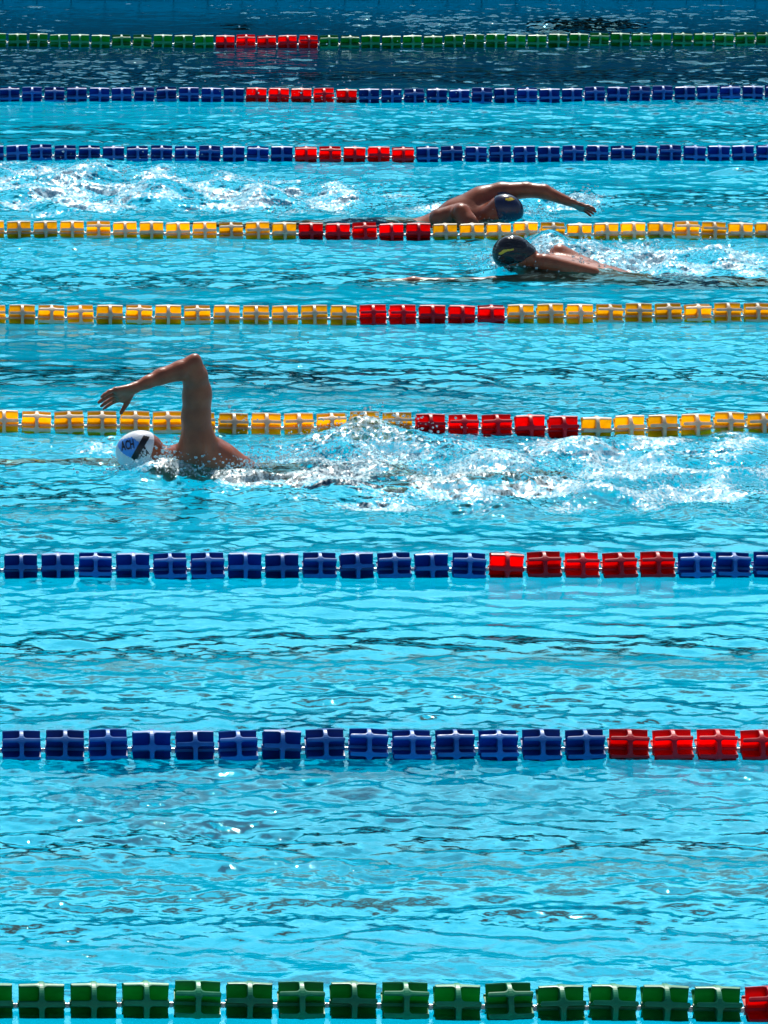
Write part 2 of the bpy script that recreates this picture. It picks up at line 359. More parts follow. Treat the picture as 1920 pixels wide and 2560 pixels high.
for ri, (col, xr, pl, pr, tops, bands, lab) in enumerate(ROPES):
    kl = int(math.ceil(xr / pl)); kr = int(math.ceil((1920 - xr) / pr))
    ztop = H0 + FR / math.cos(PHI)
    yat = lambda px: ground(px, np.interp(px, [t[0] for t in tops], [t[1] for t in tops]), ztop)
    root = bpy.data.objects.new('lane_rope', None); C.objects.link(root)
    mid = yat(960); root.location = (mid.x, mid.y, 0)
    tag(root, lab, 'lane rope', 'lane ropes stretched across the pool')
    first = -kl - 6; last = kr + 5
    if bands is None:
        bands = [rr.choice((.12, .2, .3, .42, .5, .55)) for _ in range(kl + kr)]
    off = kl - (len(bands) - kr if len(bands) < kl + kr else kl)
    ends = []
    for k in range(first, last):
        px = xr + (k * pl if k < 0 else k * pr)
        pitch = pl if k < 0 else pr
        pxc = px + .436 * pitch
        p = yat(min(max(pxc, -100), 2020)); zz = F * (CAMH - ztop) / 1.0
        # x on that depth
        depth = p.y * math.cos(PHI) + (CAMH - H0) * math.sin(PHI)
        X = (pxc - VX) / F * depth
        s = pitch / F * depth / .14
        c = 'red' if 0 <= k < 5 else col
        o = bpy.data.objects.new('float', fm[c]); C.objects.link(o); o.parent = root
        idx = k + kl
        t = bands[idx] if 0 <= idx < len(bands) else rr.choice((.2, .3, .5))
        t += rr.uniform(-.03, .03)
        vis = math.asin(max(-1, min(1, 1 - 1.75 * t)))
        el = math.atan2(CAMH, p.y)
        ang = -(vis + el)          # a vane leaning toward the camera, seen at that height
        dz = rr.uniform(-.003, .003) + max(-.007, min(.007, .22 * bob(X, p.y)))
        o.location = (X - mid.x, p.y - mid.y, H0 + dz)
        o.rotation_euler = (ang + math.pi, rr.uniform(-.035, .035), rr.uniform(-.03, .03))
        o.scale = (s, 1, 1)
        if c == 'red': o['label'] = 'red float'
        ends.append((X, p.y, H0 + dz))
        b = bpy.data.objects.new('bead', bead_me); C.objects.link(b); b.parent = root
        b.location = (X - mid.x - .07 * s, p.y - mid.y, H0 - .004 + dz)
    # the cable through the floats
    bm = bmesh.new(); rows = []
    pts = [(X0 + .1, ends[0][1], H0)] + ends + [(X1 - .1, ends[-1][1], H0)]
    for x, y, z in pts:
        rows.append([bm.verts.new((x - mid.x, y - mid.y + .004 * math.cos(a * math.tau / 8), z + .004 * math.sin(a * math.tau / 8))) for a in range(8)])
    for a, b in zip(rows[:-1], rows[1:]):
        for i in range(8): bm.faces.new((a[i], a[(i + 1) % 8], b[(i + 1) % 8], b[i]))
    from_bm('cable', bm, m_cable, root, smooth=True)

# ------------------------------------------------------------------ swimmers
def Q(px, py, Y):
    """world point in the upright plane y = Y seen at photo pixel (px, py)"""
    a = (px - VX) / F; b = -(py - 1280) / F
    r = Vector((a, math.cos(PHI) + b * math.sin(PHI), -math.sin(PHI) + b * math.cos(PHI)))
    return Vector((0, 0, CAMH)) + r * (Y / r.y)

class SDF:
    """smooth union of rounded cones and ellipsoids, meshed by surface nets into one continuous skin"""
    def __init__(s, lo, hi, h):
        s.lo = np.array(lo, float); s.h = h
        s.n = np.ceil((np.array(hi) - s.lo) / h).astype(int) + 1
        s.d = np.full(s.n, .2, np.float32)
    def _sub(s, lo, hi):
        a = np.clip(np.floor((np.array(lo) - s.lo) / s.h).astype(int), 0, s.n - 1)
        b = np.clip(np.ceil((np.array(hi) - s.lo) / s.h).astype(int) + 1, 1, s.n)
        sl = tuple(slice(a[i], b[i]) for i in range(3))
        g = np.meshgrid(*[(s.lo[i] + s.h * np.arange(a[i], b[i])).astype(np.float32) for i in range(3)], indexing='ij')
        return sl, g
    def _join(s, sl, d, k, sub=False):
        o = s.d[sl]
        if sub:
            s.d[sl] = np.maximum(o, -d); return
        hh = np.clip(.5 + .5 * (o - d) / k, 0, 1)
        s.d[sl] = o * (1 - hh) + d * hh - k * hh * (1 - hh)
    def cone(s, p0, p1, r0, r1, k=.02):
        p0 = np.array(p0, float); p1 = np.array(p1, float); m = max(r0, r1) + 2.5 * k + .01
        if np.any(np.minimum(p0, p1) - m > s.lo + s.h * s.n): return
        sl, g = s._sub(np.minimum(p0, p1) - m, np.maximum(p0, p1) + m)
        v = p1 - p0; L2 = max((v ** 2).sum(), 1e-9)
        t = np.clip(sum((g[i] - p0[i]) * v[i] for i in range(3)) / L2, 0, 1)
        d = np.sqrt(sum((g[i] - p0[i] - t * v[i]) ** 2 for i in range(3))) - (r0 + (r1 - r0) * t)
        s._join(sl, d, k)
    def chain(s, pts, rs, k=.02):
        for i in range(len(pts) - 1): s.cone(pts[i], pts[i + 1], rs[i], rs[i + 1], k)
    def ell(s, c, rad, M=None, k=.03, sub=False):
        """M: 3 rows = local axes in world"""
        c = np.array(c, float); rad = np.array(rad, float); m = rad.max() + 2.5 * k + .01
        M = np.eye(3) if M is None else np.array(M)
        sl, g = s._sub(c - m, c + m)
        q = [sum(M[j][i] * (g[i] - c[i]) for i in range(3)) for j in range(3)]
        k0 = np.sqrt(sum((q[j] / rad[j]) ** 2 for j in range(3))); k1 = np.sqrt(sum((q[j] / rad[j] ** 2) ** 2 for j in range(3)))
        s._join(sl, k0 * (k0 - 1) / np.maximum(k1, 1e-6), k, sub)
    def mesh(s, name, m, origin=(0, 0, 0), keep=None, grow=0.0, parent=None):
        d = s.d - grow
        if keep is not None:
            g = np.meshgrid(*[s.lo[i] + s.h * np.arange(s.n[i]) for i in range(3)], indexing='ij', sparse=True)
            d = np.maximum(d, keep(*g).astype(np.float32))
        ins = d < 0
        n = d.shape
        cnt = np.zeros((n[0]-1, n[1]-1, n[2]-1), np.float32); acc = [np.zeros_like(cnt) for _ in range(3)]
        cor = [(i, j, k) for i in (0, 1) for j in (0, 1) for k in (0, 1)]
        sh = lambda a, c: a[c[0]:n[0]-1+c[0], c[1]:n[1]-1+c[1], c[2]:n[2]-1+c[2]]
        for a in cor:
            for ax in range(3):
                if a[ax]: continue
                b = list(a); b[ax] = 1
                da, db = sh(d, a), sh(d, b); x = (sh(ins, a) != sh(ins, b))
                if not x.any(): continue
                t = np.where(x, da / np.where(np.abs(da - db) < 1e-9, 1e-9, da - db), 0)
                for q in range(3):
                    acc[q] += np.where(x, (a[q] + (t if q == ax else 0)), 0)
                cnt += x
        act = cnt > 0
        idx = np.full(cnt.shape, -1, np.int64); idx[act] = np.arange(act.sum())
        I = np.argwhere(act)
        co = np.stack([(I[:, q] + acc[q][act] / cnt[act]) * s.h + s.lo[q] for q in range(3)], 1) - np.array(origin)
        faces = []
        for ax in range(3):
            o1, o2 = (ax + 1) % 3, (ax + 2) % 3
            sa = [slice(1, None)] * 3; sb = [slice(1, None)] * 3
            sl0 = [slice(None)] * 3; sl1 = [slice(None)] * 3; sl0[ax] = slice(0, -1); sl1[ax] = slice(1, None)
            x = ins[tuple(sl0)] != ins[tuple(sl1)]
            E = np.argwhere(x)
            ok = np.all(E[:, [o1, o2]] > 0, 1) & (E[:, o1] < n[o1] - 1) & (E[:, o2] < n[o2] - 1); E = E[ok]
            if not len(E): continue
            fl = ins[tuple(sl0)][tuple(E.T)]
            def at(u, v):
                c = E.copy(); c[:, o1] -= u; c[:, o2] -= v; return idx[tuple(c.T)]
            q = np.stack([at(0, 0), at(1, 0), at(1, 1), at(0, 1)], 1)
            q[~fl] = q[~fl][:, ::-1]
            faces.append(q)
        q = np.concatenate(faces)
        for _ in range(2):
            ac = np.zeros_like(co); ct = np.zeros(len(co))
            for e in range(4):
                a_, b_ = q[:, e], q[:, (e + 1) % 4]
                for c_ in range(3): ac[:, c_] += np.bincount(a_, co[b_, c_], len(co)) + np.bincount(b_, co[a_, c_], len(co))
                ct += np.bincount(a_, minlength=len(co)) + np.bincount(b_, minlength=len(co))
            co = co * .5 + .5 * ac / np.maximum(ct, 1)[:, None]
        me = bpy.data.meshes.new(name); me.vertices.add(len(co)); me.vertices.foreach_set('co', co.astype(np.float32).ravel())
        me.loops.add(q.size); me.loops.foreach_set('vertex_index', q.ravel().astype(np.int32))
        me.polygons.add(len(q)); me.polygons.foreach_set('loop_start', np.arange(0, q.size, 4, dtype=np.int32))
        me.update()
        o = link(name, me, m, smooth=True); o.location = origin
        if parent: o.parent = parent; o.location = Vector(origin) - parent.location
        return o

def skin(name, col, dark):
    m = bpy.data.materials.new(name); m.use_nodes = True; n = m.node_tree; b = n.nodes['Principled BSDF']
    tc = n.nodes.new('ShaderNodeTexCoord'); z1 = n.nodes.new('ShaderNodeTexNoise'); z1.inputs['Scale'].default_value = 14; z1.inputs['Detail'].default_value = 5
    cr = n.nodes.new('ShaderNodeValToRGB'); cr.color_ramp.elements[0].color = (*dark, 1); cr.color_ramp.elements[1].color = (*col, 1)
    cr.color_ramp.elements[0].position = .35; cr.color_ramp.elements[1].position = .65
    n.links.new(tc.outputs['Object'], z1.inputs[0]); n.links.new(z1.outputs[0], cr.inputs[0]); n.links.new(cr.outputs[0], b.inputs['Base Color'])
    z2 = n.nodes.new('ShaderNodeTexNoise'); z2.inputs['Scale'].default_value = 120; bp = n.nodes.new('ShaderNodeBump')
    bp.inputs['Strength'].default_value = .4; bp.inputs['Distance'].default_value = .002
    n.links.new(tc.outputs['Object'], z2.inputs[0]); n.links.new(z2.outputs[0], bp.inputs['Height']); n.links.new(bp.outputs[0], b.inputs['Normal'])
    b.inputs['Roughness'].default_value = .34; b.inputs['Specular IOR Level'].default_value = .32
    return m
m_skin = skin('wet_skin', (.36, .095, .042), (.25, .062, .028))
m_skin2 = skin('wet_tanned_skin', (.28, .072, .032), (.18, .046, .021))
m_silicone = mat('white_cap_silicone', (.70, .73, .76), .30)
def wrinkle(m, sc_=(22, 22, 60), st=.5, dist=.004):
    n = m.node_tree; tc = n.nodes.new('ShaderNodeTexCoord'); mp = n.nodes.new('ShaderNodeMapping'); mp.inputs['Scale'].default_value = sc_
    mp.inputs['Rotation'].default_value = (0, .6, 0)
    z = n.nodes.new('ShaderNodeTexNoise'); z.inputs['Scale'].default_value = 1; z.inputs['Detail'].default_value = 2; bp = n.nodes.new('ShaderNodeBump')
    bp.inputs['Strength'].default_value = st; bp.inputs['Distance'].default_value = dist
    n.links.new(tc.outputs['Object'], mp.inputs[0]); n.links.new(mp.outputs[0], z.inputs[0]); n.links.new(z.outputs[0], bp.inputs['Height'])
    n.links.new(bp.outputs[0], n.nodes['Principled BSDF'].inputs['Normal'])
wrinkle(m_silicone)
m_capblue = mat('blue_cap_print', (.07, .28, .72), .3)
m_ink = mat('black_cap_print', (.006, .006, .008), .35)
m_navy = mat('navy_cap', (.008, .014, .05), .25)
m_blackcap = mat('black_cap', (.006, .006, .008), .12)
wrinkle(m_navy); wrinkle(m_blackcap, (30, 30, 90), .9, .006)
m_gold = mat('yellow_cap_print', (.75, .50, .03), .3)
m_trunks = mat('navy_swim_fabric', (.01, .02, .07), .6)
m_lens = mat('goggle_lens', (.01, .01, .015), .05)

def V(*a): return np.array(a, float)
def frame(x_axis, up):
    x = np.array(x_axis, float); x /= np.linalg.norm(x); z = np.array(up, float); z -= x * (z @ x); z /= np.linalg.norm(z)
    return np.array([x, np.cross(z, x), z])      # rows: along, side, up

def hand(s, wrist, knuckles, tips, thumb, kr=.0105):
    """palm from the wrist to four knuckles, each finger a bent chain of its own, thumb off the side"""
    w_ = V(*wrist)
    for K in knuckles: s.cone(w_ + (V(*K) - w_) * .12, K, .017, .0125, .012)
    for i in range(3): s.cone(knuckles[i], knuckles[i + 1], .0125, .0125, .008)
    for K, Tp, r in zip(knuckles, tips, (.0095, .0100, .0095, .0085)):
        K = V(*K); Tp = V(*Tp); v = Tp - K
        bend = V(0, .25, .6) * .13 * np.linalg.norm(v)
        a = K + v * .45 + bend; b = K + v * .76 + bend * .6
        s.chain([K, a, b, Tp], [r * 1.08, r, r * .92, r * .78], .003)
    a, b, c = [V(*t) for t in thumb]
    s.chain([a, b, c], [.016, .011, .009], .006)

def cap_over(s, head, M, rad, name, m, parent, tilt=.0, grow=.004):
    """cap: skin of the head grown outwards and cut above the brow / ear line"""
    c = V(*head); n_ = M[0] * math.cos(tilt) + M[2] * math.sin(tilt)
    def keep(x, y, z):
        r_ = np.sqrt((x - c[0]) ** 2 + (y - c[1]) ** 2 + (z - c[2]) ** 2) - .120
        return np.maximum(-((x - c[0]) * n_[0] + (y - c[1]) * n_[1] + (z - c[2]) * n_[2]) - .022, r_)
    return s.mesh(name, m, parent.location, keep, grow, parent)

def head_sdf(s, c, M, kk=.02):
    """M rows: crown direction, side, back of the head"""
    cr, sd_, bk = M
    s.ell(c, (.099, .074, .091), M, kk)
    s.ell(c - cr * .065 - bk * .030, (.060, .056, .055), M, kk)             # jaw
    s.ell(c - cr * .112 - bk * .066, (.018, .018, .016), M, .012)           # chin
    s.cone(c - cr * .025 - bk * .090, c - cr * .055 - bk * .112, .008, .013, .010)   # nose
    s.cone(c + cr * .005 - bk * .088 - sd_ * .035, c + cr * .005 - bk * .088 + sd_ * .035, .010, .010, .012)  # brow
    for e in (-1, 1):
        s.ell(c - cr * .022 - bk * .085 + sd_ * e * .031, (.010, .016, .008), M, .004, sub=True)   # eye sockets
        s.ell(c - cr * .035 + sd_ * e * .077, (.030, .009, .017), M, .006)  # ears
    s.cone(c - cr * .084 - bk * .084 - sd_ * .022, c - cr * .084 - bk * .084 + sd_ * .022, .007, .007, .006)  # lips

def goggles(s_root, c, M, parent):
    cr, sd_, bk = M
    bm = bmesh.new()
    for e in (-1, 1):
        p = c - cr * .020 - bk * .094 + sd_ * e * .031
        r = bmesh.ops.create_uvsphere(bm, u_segments=14, v_segments=8, radius=1)
        T_ = Matrix(((cr[0]*.015, sd_[0]*.024, bk[0]*.012), (cr[1]*.015, sd_[1]*.024, bk[1]*.012), (cr[2]*.015, sd_[2]*.024, bk[2]*.012)))
        for v in r['verts']: v.co = T_ @ v.co + Vector(p) - parent.location
    return from_bm('goggles', bm, m_lens, parent, smooth=True)

def person(loc, label):
    o = bpy.data.objects.new('person', None); C.objects.link(o); o.location = loc
    return tag(o, label, 'person')

# -- the near swimmer, white cap, heading left ---------------------------------
za = lambda zx, zy, Y: np.array(Q(200 + zx * .3376, 840 + zy * .3376, Y))
YA = D(560, 1012).y
rootA = person((D(430, 1012).x, YA, 0), 'swimmer in a white cap with blue and black print, bent arm raised over the water')
x_ = lambda zx: za(zx, 900, YA)[0]
hc = za(447, 858, YA + .03)
sA = SDF((x_(-1150), YA - .42, -.62), (x_(1300) + 1.45, YA + .46, .56), .0055)
sh = za(872, 775, YA - .06)                       # raised shoulder
ax = V(1, .10, -.10); ax /= np.linalg.norm(ax)    # spine, head to feet
chest = V(za(905, 925, YA)[0], YA + .05, -.045)
up = V(0, -.70, .72)                              # shoulder line: near side rolled up out of the water
MA = frame(ax, up)                                # rows: spine, back/front, shoulder line
sA.ell(chest, (.22, .115, .170), frame(V(1, .1, -.30), up), .05)
sA.ell(chest + V(.17, .02, -.075), (.20, .10, .15), frame(V(1, .1, -.25), V(0, -.5, .85)), .06)
sA.ell(chest + V(.36, .04, -.115), (.20, .095, .135), frame(ax, V(0, -.4, .9)), .06)
hip = chest + V(.55, .06, -.115)
sA.ell(hip, (.15, .11, .155), frame(ax, V(0, -.3, .95)), .06)
# deltoid, shoulder blade and the flank running down to the water
sA.ell(sh, (.062, .060, .075), None, .035)
sA.cone(za(885, 850, YA - .04), za(1050, 905, YA - .02), .075, .060, .05)
sA.cone(za(985, 855, YA + .02), za(1190, 970, YA + .03), .055, .040, .04)
sA.cone(za(815, 850, YA - .06), za(810, 950, YA - .03), .040, .05, .03)
# raised arm
elbow = za(838, 205, YA - .10); wrist = za(415, 378, YA - .18)
um = (sh * .45 + elbow * .55)
sA.chain([sh, za(858, 600, YA - .07), za(866, 440, YA - .08), za(852, 300, YA - .09), elbow], [.068, .057, .056, .049, .036], .02)
sA.cone(za(880, 560, YA - .06), za(885, 400, YA - .07), .040, .044, .02)
sA.chain([elbow, za(740, 258, YA - .11), za(600, 300, YA - .13), za(500, 342, YA - .16), wrist], [.034, .040, .033, .0255, .0215], .012)
sA.ell(za(855, 165, YA - .10), (.018, .02, .018), None, .014)
kn = [za(262, 400, YA - .235), za(272, 425, YA - .215), za(288, 450, YA - .195), za(312, 470, YA - .178)]
tp = [za(160, 452, YA - .275), za(140, 492, YA - .25), za(158, 520, YA - .225), za(175, 540, YA - .205)]
hand(sA, wrist, kn, tp, [za(375, 430, YA - .17), za(345, 500, YA - .17), za(303, 570, YA - .185)])
# neck and head, face down and turned a little to the far side
MH = frame(V(-.96, -.12, .10), V(.10, -.42, .90))
sA.cone(chest + V(-.15, 0, .02), hc + V(.07, 0, -.035), .062, .055, .03)
head_sdf(sA, hc, MH)
# leading arm stretched forward just under the surface
s2 = chest - ax * .12 + V(-.02, .17, -.05)
sA.chain([s2, s2 + V(-.30, .0, .015)], [.060, .043], .03)
e2 = s2 + V(-.30, 0, .015)
tgt = np.array(D(60, 1017)); tgt[2] = -.012
w2 = e2 + V(-.27, -.03, .02); w2[2] = -.035
sA.chain([e2, (e2 + w2) / 2 + V(0, 0, .006), w2], [.041, .037, .024], .015)
hand(sA, w2, [w2 + V(-.085, -.032 + .021 * i, 0) for i in range(4)], [w2 + V(-.165 + .006 * abs(i - 1), -.040 + .027 * i, -.012) for i in range(4)],
     [w2 + V(-.025, -.025, 0), w2 + V(-.06, -.05, -.005), w2 + V(-.09, -.062, -.01)])
# legs
for e, dz, kick in ((-1, .03, .05), (1, -.04, -.08)):
    h0 = hip + V(.06, e * .085, 0); kn_ = h0 + V(.40, e * .01, -.02 + dz); an = kn_ + V(.38, 0, .04 + kick * .6)
    sA.chain([h0, (h0 + kn_) / 2, kn_], [.090, .076, .052], .03)
    sA.chain([kn_, kn_ * .65 + an * .35, an], [.050, .054, .030], .02)
    sA.cone(an, an + V(.14, e * .01, -.03), .030, .016, .02); sA.cone(an, an + V(-.03, 0, .02), .028, .022, .015)
bodyA = sA.mesh('body', m_skin, rootA.location, None, 0, rootA)
hx0, hx1 = hip[0] - .13, hip[0] + .20
sA.mesh('swim_trunks', m_trunks, rootA.location, lambda x, y, z: np.maximum(hx0 - x, x - hx1) + 0 * y + 0 * z, .004, rootA)
capA = cap_over(sA, hc, MH, None, 'swim_cap', m_silicone, rootA, tilt=.25, grow=.0035)
goggles(sA, hc, MH, rootA)

# print on the white cap: shapes laid on its surface
from mathutils.bvhtree import BVHTree
def decal(polys2d, name, m, cap, lift, parent, to_ray):
    """polys2d: bmesh in cap drawing units; each vertex is dropped onto the cap"""
    me = cap.data; bv = BVHTree.FromPolygons([v.co for v in me.vertices], [p.vertices[:] for p in me.polygons])
    off = parent.location
    dead = []
    for v in polys2d.verts:
        q = to_ray(v.co.x, v.co.y)
        o_ = Vector((0, 0, CAMH)); d_ = (Vector(q) - o_).normalized()
        hit = bv.ray_cast(o_ - off, d_)
        if hit[0] is None: dead.append(v)
        else: v.co = hit[0] + hit[1].normalized() * lift * (1 if hit[1].dot(d_) < 0 else -1)
    bmesh.ops.delete(polys2d, geom=dead, context='VERTS')
    return from_bm(name, polys2d, m, cap, smooth=False)
def poly_grid(pts, step=9):
    """fill a 2D polygon with small quads"""
    bm = bmesh.new(); xs_ = [p[0] for p in pts]; ys_ = [p[1] for p in pts]
    def inside(x, y):
        c = False
        for (x1, y1), (x2, y2) in zip(pts, pts[1:] + pts[:1]):
            if (y1 > y) != (y2 > y) and x < (x2 - x1) * (y - y1) / (y2 - y1) + x1: c = not c
        return c
    vs = {}
    nx = int((max(xs_) - min(xs_)) / step) + 1; ny = int((max(ys_) - min(ys_)) / step) + 1
    def gv(i, j):
        if (i, j) not in vs: vs[(i, j)] = bm.verts.new((min(xs_) + i * step, min(ys_) + j * step, 0))
        return vs[(i, j)]
    for i in range(nx):
        for j in range(ny):
            if inside(min(xs_) + (i + .5) * step, min(ys_) + (j + .5) * step):
                bm.faces.new((gv(i, j), gv(i, j + 1), gv(i + 1, j + 1), gv(i + 1, j)))
    return bm
def text_mesh(txt, x, y, size, rot, shear=0, sx=1.0):
    cu = bpy.data.curves.new('t', 'FONT'); cu.body = txt; cu.size = size; cu.offset = size * .025; cu.shear = shear; cu.resolution_u = 3
    to = bpy.data.objects.new('t', cu); C.objects.link(to)
    dg = bpy.context.evaluated_depsgraph_get(); me = bpy.data.meshes.new_from_object(to.evaluated_get(dg))
    bpy.data.objects.remove(to); bm = bmesh.new(); bm.from_mesh(me); bpy.data.meshes.remove(me)
    bmesh.ops.triangulate(bm, faces=bm.faces[:])
    bmesh.ops.subdivide_edges(bm, edges=bm.edges[:], cuts=1)
    c_, s_ = math.cos(rot), math.sin(rot)
    for v in bm.verts:
        u, w_ = v.co.x * sx, -v.co.y
        v.co = Vector((x + u * c_ - w_ * s_, y + u * s_ + w_ * c_, 0))
    return bm
ray = lambda zx, zy: za(zx, zy, YA)
decal(poly_grid([(268, 790), (300, 770), (385, 748), (440, 790), (420, 850), (375, 900), (335, 880), (300, 850)], 6), 'blue_print', m_capblue, capA, .0012, rootA, ray)
decal(poly_grid([(378, 900), (412, 925), (505, 768), (515, 748), (470, 738)], 4), 'black_stripe', m_ink, capA, .0020, rootA, ray)
decal(poly_grid([(455, 800), (470, 796), (490, 838), (474, 842)], 4), 'black_stripe', m_ink, capA, .0026, rootA, ray)
decal(text_mesh('ACH', 312, 848, 92, -.20, .1, .50), 'lettering', m_ink, capA, .0030, rootA, ray)
decal(text_mesh('HIARA', 408, 918, 66, -.36, 0, .60), 'lettering', m_ink, capA, .0030, rootA, ray)

# -- the far swimmer, navy cap, heading right ----------------------------------
zb = lambda zx, zy, Y: np.array(Q(900 + zx * .42194, 420 + zy * .42194, Y))
YB = D(1050, 478).y
rootB = person((D(1050, 478).x, YB, 0), 'swimmer in a navy cap beyond the yellow rope, long arm arched low over the water')
sB = SDF((zb(400, 300, YB)[0] - 1.3, YB - .42, -.5), (zb(1400, 250, YB)[0] + .1, YB + .5, .36), .0055)
axB = V(-1, .03, -.10); axB /= np.linalg.norm(axB)
chB = V(zb(640, 300, YB)[0], YB + .06, -.045)
MB_ = frame(axB, V(0, .60, .80))
sB.ell(chB, (.22, .115, .17), frame(V(-1, .03, -.30), V(0, .60, .80)), .05)
sB.ell(chB + V(-.17, .01, -.075), (.20, .105, .15), MB_, .06)
sB.ell(chB + V(-.36, .02, -.11), (.2, .10, .14), MB_, .06)
hipB = chB + V(-.55, .03, -.12)
sB.ell(hipB, (.15, .105, .155), frame(axB, V(0, .3, .95)), .06)
shB = zb(720, 185, YB + .12)
sB.ell(shB, (.07, .06, .055), None, .035)
sB.cone(shB, zb(560, 260, YB + .10), .060, .060, .05)
sB.cone(zb(590, 255, YB - .02), zb(470, 300, YB - .02), .045, .055, .03)     # near shoulder blade
sB.cone(zb(600, 265, YB - .10), zb(640, 330, YB - .14), .050, .050, .04)     # near shoulder, arm pulling under water
elB = zb(985, 130, YB + .10); wrB = zb(1225, 195, YB + .02)
sB.chain([shB, zb(840, 145, YB + .12), elB], [.060, .053, .043], .02)
sB.ell(zb(800, 150, YB + .12), (.08, .035, .040), None, .03)
sB.chain([elB, zb(1090, 140, YB + .07), wrB], [.041, .039, .026], .012)
knB = [wrB + (zb(1320, 228, YB) - zb(1225, 195, YB)) * V(.95, 0, 1) + V(0, -.03 + .021 * i, .012 - .011 * i) for i in range(4)]
tpB = [zb(1395 - 8 * abs(i - 1), 255, YB - .03) + V(0, -.03 + .028 * i, .014 - .017 * i) for i in range(4)]
hand(sB, wrB, knB, tpB, [wrB + V(.03, -.02, 0), wrB + V(.06, -.045, -.01), wrB + V(.09, -.055, -.02)])
hB = zb(855, 256, YB - .01)
MHB = frame(V(.93, -.25, .12), V(-.15, -.25, .92))
sB.cone(chB - axB * .14 + V(0, 0, .02), hB + V(-.07, 0, -.02), .07, .058, .035)
head_sdf(sB, hB, MHB)
a0 = zb(640, 330, YB - .14)
sB.chain([a0, a0 + V(.12, -.03, -.22), a0 + V(-.02, .02, -.42)], [.05, .042, .026], .02)
wr_ = a0 + V(-.02, .02, -.42)
hand(sB, wr_, [wr_ + V(-.04, -.03 + .021 * i, -.08) for i in range(4)], [wr_ + V(-.09, -.035 + .025 * i, -.14) for i in range(4)],
     [wr_ + V(0, -.02, -.02), wr_ + V(.0, -.05, -.05), wr_ + V(-.01, -.06, -.08)])
for e, dz, kick in ((-1, .02, .04), (1, -.04, -.06)):
    h0 = hipB + V(-.06, e * .085, 0); kn_ = h0 + V(-.40, e * .01, -.05 + dz); an = kn_ + V(-.38, 0, .08 + kick * .6)
    sB.chain([h0, (h0 + kn_) / 2, kn_], [.088, .074, .052], .03)
    sB.chain([kn_, kn_ * .65 + an * .35, an], [.050, .054, .030], .02)
    sB.cone(an, an + V(-.14, e * .01, -.03), .030, .016, .02)
sB.mesh('body', m_skin2, rootB.location, None, 0, rootB)
bx0, bx1 = hipB[0] - .20, hipB[0] + .12
sB.mesh('swim_trunks', m_trunks, rootB.location, lambda x, y, z: np.maximum(bx0 - x, x - bx1) + 0 * y + 0 * z, .004, rootB)
capB = cap_over(sB, hB, MHB, None, 'swim_cap', m_navy, rootB, tilt=.25)
goggles(sB, hB, MHB, rootB)
rayB = lambda zx, zy: zb(zx, zy, YB)
decal(poly_grid([(862, 180), (900, 176), (915, 188), (885, 196), (862, 192)], 4), 'yellow_print', m_gold, capB, .0015, rootB, rayB)

# -- the middle swimmer, black cap, heading left --------------------------------
YC = D(1240, 592).y
rootC = person((D(1200, 585).x, YC, 0), 'swimmer in a glossy black cap, back just breaking the water, arm stretched ahead')
sC = SDF((zb(20, 560, YC)[0] - .05, YC - .45, -.5), (zb(1500, 640, YC)[0] + 1.05, YC + .5, .3), .0055)
axC = V(1, -.10, -.10); axC /= np.linalg.norm(axC)
chC = V(zb(1215, 590, YC)[0], YC + .08, -.055)
MC = frame(axC, V(0, -.25, .97)); MC = np.array([MC[0], MC[2], -MC[1]])
MC = frame(axC, V(0, .95, .30))                   # shoulder line nearly level, far side a little up
sC.ell(chC, (.25, .118, .18), frame(V(1, -.1, -.22), V(0, .95, .30)), .05)
sC.ell(chC + V(.21, -.03, -.028), (.22, .108, .155), frame(V(1, -.1, -.2), V(0, .95, .30)), .06)
sC.ell(chC + V(.38, -.05, -.085), (.2, .10, .14), MC, .06)
hipC = chC + V(.55, -.05, -.12)
sC.ell(hipC, (.15, .105, .155), MC, .06)
sC.cone(zb(1090, 560, YC - .02), zb(1380, 625, YC - .05), .045, .035, .03)
sC.cone(zb(1180, 510, YC + .22), zb(1360, 590, YC + .16), .050, .040, .035)
s3 = chC - axC * .10 + V(0, -.17, 0)
sC.ell(s3, (.07, .06, .055), None, .03)
t3 = zb(400, 578, YC - .14); t3[2] = -.035
sC.chain([s3, s3 * .55 + t3 * .45, t3 + V(.05, 0, 0)], [.056, .044, .038], .02)
w3 = zb(235, 568, YC - .14); w3[2] = -.022
sC.chain([t3 + V(.05, 0, 0), (t3 + w3) / 2 + V(0, 0, .006), w3], [.038, .034, .023], .012)
hand(sC, w3, [w3 + V(-.085, -.032 + .021 * i, 0) for i in range(4)], [w3 + V(-.160 + .006 * abs(i - 1), -.038 + .026 * i, -.008) for i in range(4)],
     [w3 + V(-.025, .02, 0), w3 + V(-.06, .045, -.005), w3 + V(-.09, .055, -.01)])
hC = zb(905, 508, YC + .03)
MHC = frame(V(-.93, -.05, .30), V(.30, -.20, .90))
sC.cone(chC - axC * .16 + V(0, 0, .05), hC + V(.07, 0, -.02), .075, .060, .035)
head_sdf(sC, hC, MHC)
s4 = chC + V(.0, .2, .02)
sC.chain([s4, s4 + V(.10, .08, -.22), s4 + V(.25, .02, -.30)], [.055, .042, .026], .02)
for e, dz, kick in ((-1, .02, .05), (1, -.04, -.06)):
    h0 = hipC + V(.06, e * .085, 0); kn_ = h0 + V(.32, e * .01, -.05 + dz); an = kn_ + V(.30, 0, .08 + kick * .6)
    sC.chain([h0, (h0 + kn_) / 2, kn_], [.088, .074, .052], .03)
    sC.chain([kn_, kn_ * .65 + an * .35, an], [.050, .054, .030], .02)
    sC.cone(an, an + V(.12, e * .01, -.03), .030, .016, .02)
sC.mesh('body', m_skin, rootC.location, None, 0, rootC)
cx0, cx1 = hipC[0] - .12, hipC[0] + .20
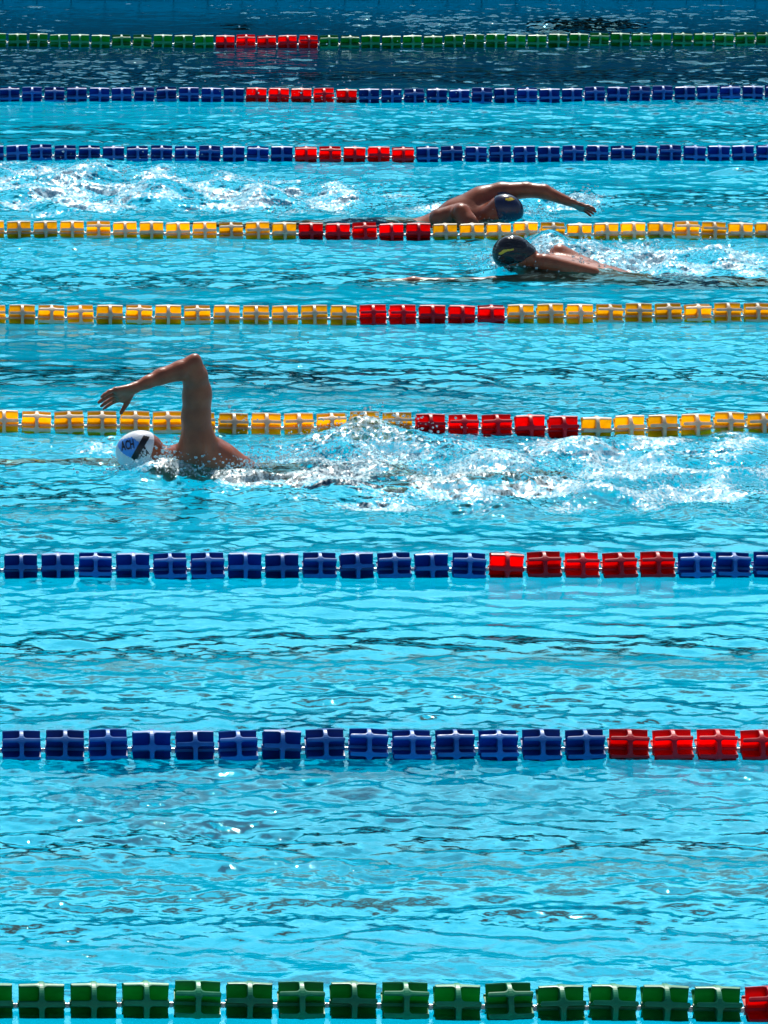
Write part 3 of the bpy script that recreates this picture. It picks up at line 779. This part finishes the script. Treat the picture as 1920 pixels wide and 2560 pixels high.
sC.mesh('swim_trunks', m_trunks, rootC.location, lambda x, y, z: np.maximum(cx0 - x, x - cx1) + 0 * y + 0 * z, .004, rootC)
capC = cap_over(sC, hC, MHC, None, 'swim_cap', m_blackcap, rootC, tilt=.85, grow=.005)
goggles(sC, hC, MHC, rootC)
decal(poly_grid([(820, 508), (850, 485), (910, 478), (912, 486), (870, 495), (835, 514)], 3), 'yellow_print', m_gold, capC, .0015, rootC, rayB)

# ------------------------------------------------------------------ spray
m_drop = bpy.data.materials.new('water_drop'); m_drop.use_nodes = True
b = m_drop.node_tree.nodes['Principled BSDF']; b.inputs['Base Color'].default_value = (.75, .93, .97, 1); b.inputs['Roughness'].default_value = .08
b.inputs['Transmission Weight'].default_value = .6; b.inputs['IOR'].default_value = 1.33
def spray(name, spots, seed, label):
    """spots: (display x, display y at the water, spread x px, height m, count)"""
    rs = np.random.RandomState(seed)
    t_ = (1 + 5 ** .5) / 2
    ico = np.array([(-1,t_,0),(1,t_,0),(-1,-t_,0),(1,-t_,0),(0,-1,t_),(0,1,t_),(0,-1,-t_),(0,1,-t_),(t_,0,-1),(t_,0,1),(-t_,0,-1),(-t_,0,1)]) / math.sqrt(1 + t_ * t_)
    fc = np.array([(0,11,5),(0,5,1),(0,1,7),(0,7,10),(0,10,11),(1,5,9),(5,11,4),(11,10,2),(10,7,6),(7,1,8),(3,9,4),(3,4,2),(3,2,6),(3,6,8),(3,8,9),(4,9,5),(2,4,11),(6,2,10),(8,6,7),(9,8,1)])
    vs, fs = [], []
    for cx, cy, sx, hgt, cnt in spots:
        for _ in range(cnt):
            p = D(cx + rs.normal() * sx, cy + rs.normal() * sx * .12)
            z = water_z(p.x, p.y) + abs(rs.normal()) * hgt * .5 + .001
            r = .0012 + .0042 * rs.rand() ** 4
            fs.append(fc + 12 * len(vs)); vs.append(ico * (r * (1 + rs.rand()), r, r * (1 + .6 * rs.rand())) + (p.x, p.y, z))
    me = bpy.data.meshes.new(name); me.from_pydata(np.concatenate(vs).tolist(), [], np.concatenate(fs).tolist())
    return tag(link(name, me, m_drop, smooth=True), label, 'spray', kind='stuff')
spray('spray', [(310, 1016, 55, .06, 600), (480, 1015, 90, .05, 900), (760, 995, 130, .06, 900), (800, 955, 70, .09, 400), (1000, 1020, 150, .05, 500),
                (560, 990, 60, .35, 90), (1400, 1040, 150, .05, 250)], 1, 'fine white spray round the white capped swimmer')
spray('spray', [(1110, 586, 45, .07, 500), (1190, 560, 70, .10, 500), (1120, 575, 60, .06, 300), (1400, 560, 120, .05, 500), (1250, 580, 60, .1, 300)], 2, 'fine white spray round the black capped swimmer')
spray('spray', [(1110, 472, 50, .05, 400), (1250, 442, 30, .07, 400), (700, 430, 160, .05, 600), (250, 400, 200, .06, 900)], 3, 'fine white spray round the navy capped swimmer and his wake')
spray('spray', [(560, 250, 60, .45, 60), (700, 240, 90, .35, 90), (520, 340, 70, .4, 40), (900, 250, 120, .3, 50)], 4, 'scattered droplets flying above the far blue lane ropes')
